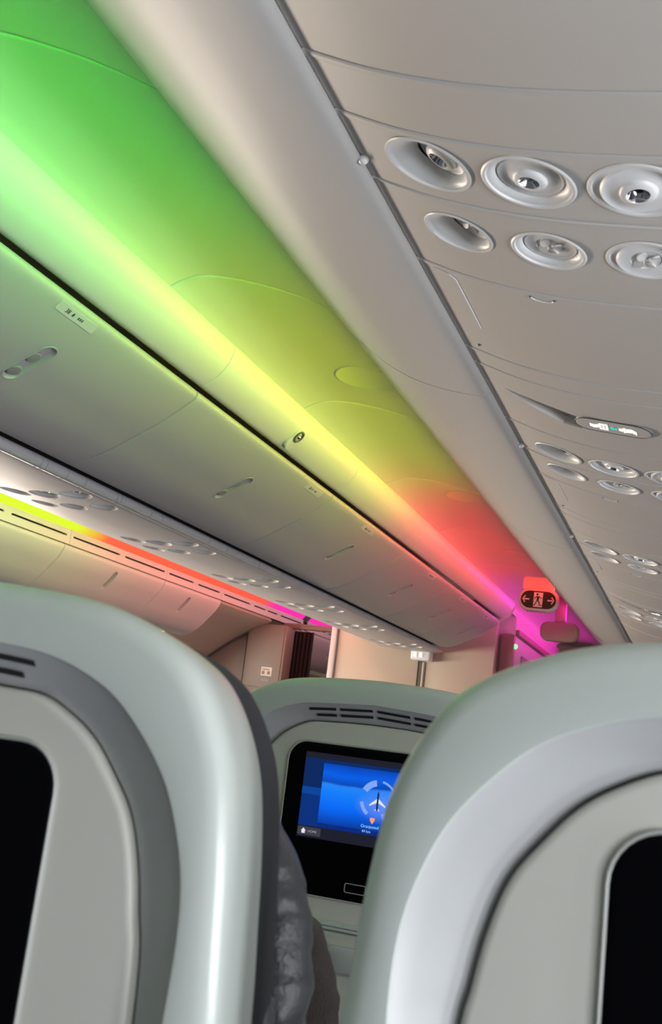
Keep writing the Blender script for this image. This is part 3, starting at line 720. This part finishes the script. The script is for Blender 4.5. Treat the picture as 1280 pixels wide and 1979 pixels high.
bm = bmesh.new(); lathe(bm, [(0.019, 0.003), (0.019, 0.0075), (0.015, 0.0085), (0.011, 0.004), (0, 0.0038)], M @ Matrix.Translation((0.0, 0.013, 0)), 24); h = link('ring', bm, M_DGREY, t)
bm = bmesh.new(); bmesh.ops.create_icosphere(bm, subdivisions=2, radius=0.007, matrix=M @ Matrix.Translation((0.0, 0.013, 0.005))); link('bulb', bm, M_CHROME, h)

# small catches on the seam between bin nose and service panels
for i, (cy, lb) in enumerate(((0.985, 'round white catch beside the nearest reading light'), (2.085, 'small white catch beside the second service panel'), (2.98, 'tiny white catch beside the third service panel'))):
    bm = bmesh.new(); bmesh.ops.create_icosphere(bm, subdivisions=3, radius=0.006, matrix=Matrix.Translation(V(-0.389, cy, 0.628)))
    tag(link('catch', bm, M_CUP), lb, 'catch', 'white catches along the bin seam')

# ------------------------------------------------------------------ seats
K = 4
OUT = [(0, .0605), (.06, .0585), (.114, .053), (.154, .043), (.181, .029), (.197, .013), (.210, -.01), (.218, -.035), (.223, -.07), (.2255, -.1), (.229, -.15), (.232, -.25), (.234, -.64)]
OUT = [(x - (0.005 if x > 0.15 else 0.0), z) for x, z in OUT]
BO = [(0, .028), (.067, .024), (.099, .0205), (.124, .013), (.145, .002), (.165, -.0165), (.18, -.036), (.19, -.058), (.196, -.08), (.198, -.105), (.197, -.14), (.192, -.25), (.19, -.62)]
BI = [(0, .005), (.069, .003), (.096, .001), (.117, -.008), (.134, -.0195), (.149, -.036), (.162, -.054), (.17, -.076), (.175, -.1), (.18, -.135), (.182, -.25), (.182, -.61)]
BI = [(x - min(0.008, x * 0.1), z) for x, z in BI]
BI.insert(1, (.034, .0045))
def full(P, k=6):
    Q = catmull(P, k); return [(-x, z) for x, z in reversed(Q[1:])] + Q
def inset(P, d):
    Q = full(P); N = normals2(Q); return [(q[0] - n.x * d * -1, q[1] - n.y * d * -1) if False else (q[0] + n.x * d, q[1] + n.y * d) for q, n in zip(Q, N)]
def ring(P2, y): return [Vector((x, y, z)) for x, z in P2]
def seat_parts(t):
    """backrest seen from behind; local y=0 is the rear face, +y is toward the nose of the aircraft"""
    def g(P, d, y): return ring(inset(P, d), y)
    bm = bmesh.new()
    loft(bm, [g(OUT, 0.014, 0.062), g(OUT, 0.006, 0.060), g(OUT, 0.004, 0.050), g(OUT, 0.002, 0.035), g(OUT, 0.0, 0.020), g(OUT, 0.0003, 0.0110), g(OUT, 0.002, 0.0055), g(OUT, 0.006, 0.0020), g(OUT, 0.012, 0.0003), g(BO, -0.004, -0.0002), g(BO, -0.0008, 0.0), g(BO, 0.0, 0.0012)], cap=False, closed=False)
    link('back_shell', bm, M_SHELL, t, 40)
    bm = bmesh.new()
    rings = [g(BO, 0.0, 0.0010), g(BO, 0.0015, 0.0025)]
    a = inset(BO, 0.002); b = inset(BI, -0.001)
    for k in range(1, 6):
        s = k / 5; rings.append(ring([(p[0] + (q[0] - p[0]) * s, p[1] + (q[1] - p[1]) * s) for p, q in zip(a, b)], 0.0025 + 0.0155 * s ** 0.9))
    rings.append(g(BI, 0.0005, 0.021))
    loft(bm, rings, cap=False, closed=False)
    # vent slots cut into the top of the band
    r1 = [(-0.1585 + 0.0415, 0), ]
    me_o = bm
    band = link('recess_band', me_o, M_BAND, t, 28)
    bm = bmesh.new()
    QO = [p for p in full(BO) if abs(p[0]) < 0.14]
    def zo(x):
        for p, q in zip(QO, QO[1:]):
            if p[0] <= x <= q[0]: return p[1] + (q[1] - p[1]) * (x - p[0]) / max(1e-6, q[0] - p[0])
        return QO[-1][1]
    for cx, hw, row in ((-0.0705, 0.0180, 0), (-0.0655, 0.0130, 1), (-0.0248, 0.0215, 0), (-0.0248, 0.0215, 1), (0.0248, 0.0215, 0), (0.0248, 0.0215, 1), (0.0705, 0.0180, 0), (0.0655, 0.0130, 1)):
        dz = 0.0065 if row == 0 else 0.0140
        ya = 0.0025 + 0.0155 * ((dz - 0.0015) / 0.022) ** 0.9 - 0.0004
        top = [(cx - hw + 2 * hw * k / 6) for k in range(7)]
        o_ = [Vector((x, ya - 0.0006, zo(x) - dz + 0.0015)) for x in top] + [Vector((x, ya + 0.0022, zo(x) - dz - 0.0015)) for x in reversed(top)]
        i_ = [p + Vector((0, 0.003, 0.0)) for p in o_]
        o_ = [p + Vector((0, -0.0012, -0.0003)) for p in o_]
        loft(bm, [o_, i_])
    link('vent_slots', bm, M_GAP, band, 0)
    # inner panel with rounded raised edge
    bm = bmesh.new()
    rings = [g(BI, 0.0014, 0.030), g(BI, 0.0014, 0.0160), g(BI, 0.0018, 0.0142), g(BI, 0.0032, 0.0130), g(BI, 0.0055, 0.0128)]
    vs = loft(bm, rings, cap=False, closed=False)
    bm.faces.new(vs[-1])
    link('inner_panel', bm, M_INNER, t, 40)
    # monitor
    F = Matrix(((1, 0, 0, 0), (0, 0, -1, 0), (0, 1, 0, 0), (0, 0, 0, 1)))     # local x->x, y->z, z->-y
    bz = -0.026; bh = 0.184; bw = 0.110
    bm = bmesh.new()
    def rr(e, y, r=0.024): return [Vector((x, y, z)) for x, z in rrect(-bw - e, bz - bh - e, bw + e, bz + e, r + e)]
    loft(bm, [rr(0.0022, 0.0135), rr(0.0022, 0.0112), rr(0.0012, 0.0104), rr(0.0, 0.0112)], cap=False)
    rim = link('monitor_rim', bm, M_RIM, t, 40)
    bm = bmesh.new(); loft(bm, [rr(0.0, 0.0145), rr(0.0, 0.0108), rr(-0.002, 0.0100), rr(-0.004, 0.0098)]); mon = link('monitor', bm, M_BLACK, t, 40)
    bm = bmesh.new()
    pts = [Vector((x, 0.0096, z)) for x, z in rrect(-0.0155 + 0.0, -0.200, 0.0155 - 0.004, -0.1895, 0.002)]
    tube(bm, pts + [pts[0]], 0.0006, 6, cap=False); link('socket', bm, M_MGREY, mon)
    # lower: tray table and its latch
    bm = bmesh.new()
    for z0, z1, y0 in ((-0.246, -0.2365, 0.0035),):
        loft(bm, [[Vector((x, y, z)) for x, z in rrect(-0.172 - e, z0 - e, 0.172 + e, z1 + e, 0.004)] for e, y in ((0.0, 0.0135), (0, y0 + 0.002), (-0.0015, y0))])
    link('ledge', bm, M_SHELL, t, 40)
    bm = bmesh.new()
    loft(bm, [[Vector((x, y, z)) for x, z in rrect(-0.165 - e, -0.52 - e, 0.165 + e, -0.2475 + e, 0.012)] for e, y in ((0.0, 0.0135), (0, 0.0095), (-0.0015, 0.008))]); tr = link('tray_table', bm, M_INNER, t, 40)
    bm = bmesh.new(); loft(bm, [[Vector((x, y, z)) for x, z in rrect(-0.03 - e, -0.292 - e, 0.03 + e, -0.262 + e, 0.012)] for e, y in ((0.0, 0.0085), (0, 0.003), (-0.002, 0.0015))]); link('tray_latch', bm, M_BAND, tr, 40)
    # cushions in front of the shell
    bm = bmesh.new()
    rings = [g(OUT, 0.012, 0.058), g(OUT, 0.0075, 0.066), g(OUT, 0.009, 0.092), g(OUT, 0.024, 0.102), g(OUT, 0.05, 0.108)]
    vs = loft(bm, rings, cap=False, closed=False); bm.faces.new(vs[-1]); link('backrest_cushion', bm, M_DARKFAB, t, 50)
    zf = -H - 0.005
    bm = bmesh.new(); r = bmesh.ops.create_cube(bm, size=1)
    for v in r['verts']: v.co = Vector((v.co.x * 0.44, 0.33 + v.co.y * 0.46, -0.70 + v.co.z * 0.12))
    bmesh.ops.bevel(bm, geom=bm.edges[:], offset=0.03, segments=4, affect='EDGES'); link('seat_cushion', bm, M_DARKFAB, t, 50)
    for s_ in (-1, 1):
        bm = bmesh.new(); r = bmesh.ops.create_cube(bm, size=1)
        for v in r['verts']: v.co = Vector((s_ * 0.240 + v.co.x * 0.020, 0.27 + v.co.y * 0.30, -0.50 + v.co.z * 0.035))
        bmesh.ops.bevel(bm, geom=bm.edges[:], offset=0.012, segments=3, affect='EDGES')
        r = bmesh.ops.create_cube(bm, size=1)
        for v in r['verts']: v.co = Vector((s_ * 0.240 + v.co.x * 0.016, 0.15 + v.co.y * 0.05, -0.62 + v.co.z * 0.24))
        link('armrest', bm, M_DARKFAB, t, 50)
        bm = bmesh.new(); tube(bm, [Vector((s_ * 0.17, 0.14, -0.75)), Vector((s_ * 0.17, 0.09, zf + 0.006))], 0.016, 10); tube(bm, [Vector((s_ * 0.17, 0.5, -0.75)), Vector((s_ * 0.17, 0.5, zf + 0.006))], 0.016, 10)
        link('leg', bm, M_RAIL, t, 50)
def copy_children(src, dst, skip=()):
    for ch in [c for c in src.children]:
        if ch.name.split('.')[0] in skip: continue
        c = ch.copy(); COL.objects.link(c); c.parent = dst
        for gch in list(ch.children):
            d = gch.copy(); COL.objects.link(d); d.parent = c
SR = thing('aircraft_seat', 'pale grey seat back at right, closest to the viewer, dark monitor at the edge', 'seat', V(0.074, 0.47, 0), 'seats ahead')
seat_parts(SR)
SL = thing('aircraft_seat', 'grey-green seat back at left with vent slots and leather side cushion', 'seat', V(-0.429, 0.47, 0), 'seats ahead')
copy_children(SR, SL)
SM = thing('aircraft_seat', 'seat back in the row beyond, showing the lit blue map screen', 'seat', V(-0.394, 1.27, 0.008), 'seats ahead')
copy_children(SR, SM)

for p_, lb in ((V(0.583, 0.47, 0), 'window seat back just outside the right edge of the frame'), (V(0.110, 1.27, 0.008), 'seat back in the row beyond, hidden behind the right-hand seat'), (V(0.617, 1.27, 0.008), 'window seat back in the row beyond, outside the frame')):
    o = thing('aircraft_seat', lb, 'seat', p_, 'seats ahead'); copy_children(SR, o)

# side cushion of the left seat: two wrinkled leather rolls
from mathutils import noise
def wr(p): return noise.noise(p * 26) * 0.0036 + noise.noise(p * 64) * 0.0018 + noise.noise(p * 12 + Vector((3, 1, 7))) * 0.004
def roll(path, rx, ry, name, parent):
    bm = bmesh.new(); C = catmull(path, 14); rings = []; n = 30
    for i, c in enumerate(C):
        s = i / (len(C) - 1); e = min(1, (s * 9 + 0.02) ** 0.5)
        ring_ = []
        for j in range(n):
            a = 2 * math.pi * j / n
            p = Vector((c[0] + rx * e * math.cos(a), c[1] + ry * e * math.sin(a), c[2]))
            d = Vector((math.cos(a), math.sin(a), 0)); q = p.copy(); q.z *= 1.6
            ring_.append(p + d * wr(q) * e)
        rings.append(ring_)
    loft(bm, rings); return link(name, bm, M_LEATH, parent, 80)
ox, oy = -0.429, 0.47
wing = roll([(x - ox, 0.145, z) for x, z in ((-0.292, -0.014), (-0.286, -0.030), (-0.276, -0.050), (-0.259, -0.075), (-0.248, -0.103), (-0.242, -0.131), (-0.239, -0.167), (-0.242, -0.22), (-0.247, -0.34))], 0.0255, 0.034, 'headrest_wing', SL)
wing['label'] = 'wrinkled slate leather side cushion'
roll([(x - ox, 0.092, z) for x, z in ((-0.232, -0.115), (-0.232, -0.13), (-0.229, -0.15), (-0.228, -0.18), (-0.23, -0.26), (-0.23, -0.36))], 0.014, 0.02, 'side_bolster', SL)
# brown fleece showing behind it
bm = bmesh.new(); rings = []
path = [(-0.320, -0.150), (-0.314, -0.163), (-0.306, -0.185), (-0.299, -0.207), (-0.293, -0.235), (-0.293, -0.3), (-0.295, -0.42)]
C = catmull(path, 10)
for i, (x, z) in enumerate(C):
    s = i / (len(C) - 1); e = min(1, (s * 6 + 0.01) ** 0.5); r_ = []
    for j in range(28):
        a = 2 * math.pi * j / 28; p_ = Vector((x - 0.03 + 0.052 * e * math.cos(a), 0.86 + 0.06 * e * math.sin(a), z))
        p_ += Vector((math.cos(a), math.sin(a), 0)) * (noise.noise(p_ * 30) * 0.004 + noise.noise(p_ * 90) * 0.002)
        r_.append(V(*p_))
    rings.append(r_)
loft(bm, rings); tag(link('fleece_jacket', bm, M_FLEECE, None, 80), 'dark brown fuzzy jacket between the leather cushion and the screen seat', 'jacket')

# ------------------------------------------------------------------ lit map screen on the far seat
def screen_material():
    mt = bpy.data.materials.new('map_screen'); mt.use_nodes = True; nt = mt.node_tree; b = nt.nodes['Principled BSDF']
    b.inputs['Base Color'].default_value = (0.002, 0.002, 0.003, 1); b.inputs['Roughness'].default_value = 0.3
    N = nt.nodes.new; L = nt.links.new
    tc = N('ShaderNodeTexCoord'); sp = N('ShaderNodeSeparateXYZ'); L(tc.outputs['Object'], sp.inputs[0])
    # vertical ramp: object z from -0.13 to -0.03
    mr = N('ShaderNodeMapRange'); mr.inputs[1].default_value = -0.122; mr.inputs[2].default_value = -0.038; L(sp.outputs[2], mr.inputs[0])
    nz = N('ShaderNodeTexNoise'); nz.inputs['Scale'].default_value = 22; nz.inputs['Detail'].default_value = 3; L(tc.outputs['Object'], nz.inputs['Vector'])
    ad = N('ShaderNodeMath'); ad.operation = 'MULTIPLY_ADD'; ad.inputs[1].default_value = 0.08; L(nz.outputs['Fac'], ad.inputs[0]); L(mr.outputs[0], ad.inputs[2])
    cr = N('ShaderNodeValToRGB'); e = cr.color_ramp.elements
    e[0].position = 0.0; e[0].color = (0.0, 0.035, 0.30, 1); e[1].position = 1.0; e[1].color = (0.0, 0.03, 0.22, 1)
    for ps, c in ((0.25, (0.0, 0.14, 0.95)), (0.50, (0.005, 0.22, 1.0)), (0.60, (0.02, 0.24, 0.95)), (0.635, (0.0, 0.07, 0.5)), (0.75, (0.0, 0.12, 0.85)), (0.9, (0.0, 0.06, 0.5))):
        k = e.new(ps); k.color = (*c, 1)
    L(ad.outputs[0], cr.inputs[0])
    # land / cloud patch
    ln = N('ShaderNodeTexNoise'); ln.inputs['Scale'].default_value = 45; L(tc.outputs['Object'], ln.inputs['Vector'])
    vd = N('ShaderNodeVectorMath'); vd.operation = 'SUBTRACT'; vd.inputs[1].default_value = (0.032, 0.0, -0.094); L(tc.outputs['Object'], vd.inputs[0])
    vs = N('ShaderNodeVectorMath'); vs.operation = 'MULTIPLY'; vs.inputs[1].default_value = (28, 0, 62); L(vd.outputs[0], vs.inputs[0])
    vl = N('ShaderNodeVectorMath'); vl.operation = 'LENGTH'; L(vs.outputs[0], vl.inputs[0])
    s1 = N('ShaderNodeMath'); s1.operation = 'SUBTRACT'; s1.inputs[0].default_value = 1.35; L(vl.outputs['Value'], s1.inputs[1])
    s2 = N('ShaderNodeMath'); s2.operation = 'MULTIPLY'; s2.use_clamp = True; L(s1.outputs[0], s2.inputs[0]); L(ln.outputs['Fac'], s2.inputs[1])
    mx = N('ShaderNodeMix'); mx.data_type = 'RGBA'; mx.inputs[7].default_value = (0.22, 0.36, 0.95, 1); L(s2.outputs[0], mx.inputs[0]); L(cr.outputs[0], mx.inputs[6])
    L(mx.outputs[2], b.inputs['Emission Color']); b.inputs['Emission Strength'].default_value = 0.95
    return mt
SCR = screen_material()
mon = [c for c in SM.children if c.name.startswith('monitor') and 'rim' not in c.name][0]
YS = 0.0094
def flat(name, pts, mt, y, par=mon, th=0.0003):
    bm = bmesh.new(); loft(bm, [[Vector((x, y, z)) for x, z in pts], [Vector((x, y - th, z)) for x, z in pts]]); return link(name, bm, mt, par, 0)
def rect(x0, z0, x1, z1): return [(x0, z0), (x1, z0), (x1, z1), (x0, z1)]
SX0, SX1, SZ0, SZ1 = -0.0865, 0.0865, -0.143, -0.038
scr = flat('screen', rect(SX0, SZ0, SX1, SZ1), emat('screen_bars', (0.010, 0.010, 0.022), 1.0), YS)
flat('map_view', rect(SX0, -0.128, SX1, -0.046), SCR, YS - 0.0003, scr) if False else None
mv = flat('map_picture', rect(SX0 + 0.0005, -0.129, SX1, -0.0455), SCR, YS - 0.0004, mon)
def em(n, c, s=1.0): return emat(n, c, s)
dk = em('map_side_shade', (0.0, 0.03, 0.22)); 
flat('side_column', rect(SX0 + 0.0005, -0.129, -0.0605, -0.0905), em('side_column_low', (0.0, 0.028, 0.20)), YS - 0.0009, mon)
flat('side_column', rect(SX0 + 0.0005, -0.0905, -0.0605, -0.0815), em('side_column_mid', (0.0, 0.055, 0.33)), YS - 0.0009, mon)
flat('side_column', rect(SX0 + 0.0005, -0.0815, -0.0605, -0.0455), em('side_column_high', (0.0, 0.018, 0.11)), YS - 0.0009, mon)
flat('top_margin', rect(-0.0605, -0.0500, SX1, -0.0455), em('top_margin_blue', (0.0, 0.02, 0.13)), YS - 0.0009, mon)
flat('bottom_margin', rect(-0.0605, -0.129, SX1, -0.1235), em('bottom_margin_blue', (0.0, 0.02, 0.2)), YS - 0.0009, mon)
pale = em('map_overlay_pale', (0.22, 0.38, 0.95)); wht = em('map_white', (0.75, 0.8, 0.95)); nav = em('map_dark', (0.01, 0.01, 0.05))
PX, PZ = 0.0155, -0.0865
bm = bmesh.new()
for a0, a1, r0, r1 in ((100, 150, 0.017, 0.0245), (35, 80, 0.022, 0.0245), (-20, 30, 0.022, 0.0245), (190, 235, 0.019, 0.0235), (290, 335, 0.017, 0.0245)):
    n = 10; inn = [(PX + r0 * math.cos(math.radians(a0 + (a1 - a0) * k / n)), PZ + r0 * math.sin(math.radians(a0 + (a1 - a0) * k / n))) for k in range(n + 1)]
    out = [(PX + r1 * math.cos(math.radians(a0 + (a1 - a0) * k / n)), PZ + r1 * math.sin(math.radians(a0 + (a1 - a0) * k / n))) for k in range(n + 1)]
    for k in range(n):
        q = [inn[k], inn[k + 1], out[k + 1], out[k]]
        loft(bm, [[Vector((x, YS - 0.0009, z)) for x, z in q], [Vector((x, YS - 0.0011, z)) for x, z in q]])
link('compass_ring', bm, pale, mon, 0)
bm = bmesh.new()
for q in ([(0, 0.003), (0.0105, -0.006), (0.0105, -0.0045 - 0.003), (0.001, -0.003)], [(0, 0.003), (-0.0105, -0.006), (-0.0105, -0.0075), (-0.001, -0.003)], [(0, -0.009), (0.004, -0.0125), (0, -0.0115), (-0.004, -0.0125)]):
    q = [(PX + x, PZ + z) for x, z in q]; loft(bm, [[Vector((x, YS - 0.0012, z)) for x, z in q], [Vector((x, YS - 0.0015, z)) for x, z in q]])
link('plane_wings', bm, wht, mon, 0)
flat('plane_body', [(PX - 0.0011, PZ - 0.012), (PX + 0.0011, PZ - 0.012), (PX + 0.0011, PZ + 0.008), (PX, PZ + 0.0115), (PX - 0.0011, PZ + 0.008)], nav, YS - 0.0016)
PN = (0.011, -0.111)
flat('map_pin', [(PN[0], PN[1] - 0.0045), (PN[0] + 0.003, PN[1]), (PN[0] + 0.003, PN[1] + 0.003), (PN[0] - 0.003, PN[1] + 0.003), (PN[0] - 0.003, PN[1])], em('pin_orange', (1.0, 0.35, 0.12)), YS - 0.0012)
def txt(body, size, x, z, mt, y=YS - 0.0012, par=mon, align='CENTER', name='screen_text'):
    M = Matrix(((1, 0, 0, x), (0, 0, -1, y), (0, 1, 0, z), (0, 0, 0, 1)))
    return link(name, text_mesh(body, size, M, 0.0001, align), mt, par, 0)
cy_ = em('map_text_blue', (0.3, 0.62, 1.0))
txt('Oranjestad', 0.0052, 0.0085, -0.1205 + 0.0015, cy_); txt('44 km', 0.0046, 0.0045, -0.1262 + 0.0012, cy_)
flat('home_button', rect(SX0 + 0.0005, -0.1405, -0.055, -0.1305), em('button_grey', (0.045, 0.045, 0.06)), YS - 0.0004)
bm = bmesh.new(); hx, hz = -0.078, -0.1355
for q in ([(-0.0032, 0.0), (0.0032, 0.0), (0.0, 0.0034)], [(-0.0022, -0.003), (0.0022, -0.003), (0.0022, 0.0), (-0.0022, 0.0)]):
    q = [(hx + a, hz + b) for a, b in q]; loft(bm, [[Vector((x, YS - 0.0008, z)) for x, z in q], [Vector((x, YS - 0.0012, z)) for x, z in q]])
link('home_icon', bm, wht, mon, 0)
txt('HOME', 0.0042, -0.066, -0.1356, em('button_text', (0.3, 0.3, 0.36)), YS - 0.0008)
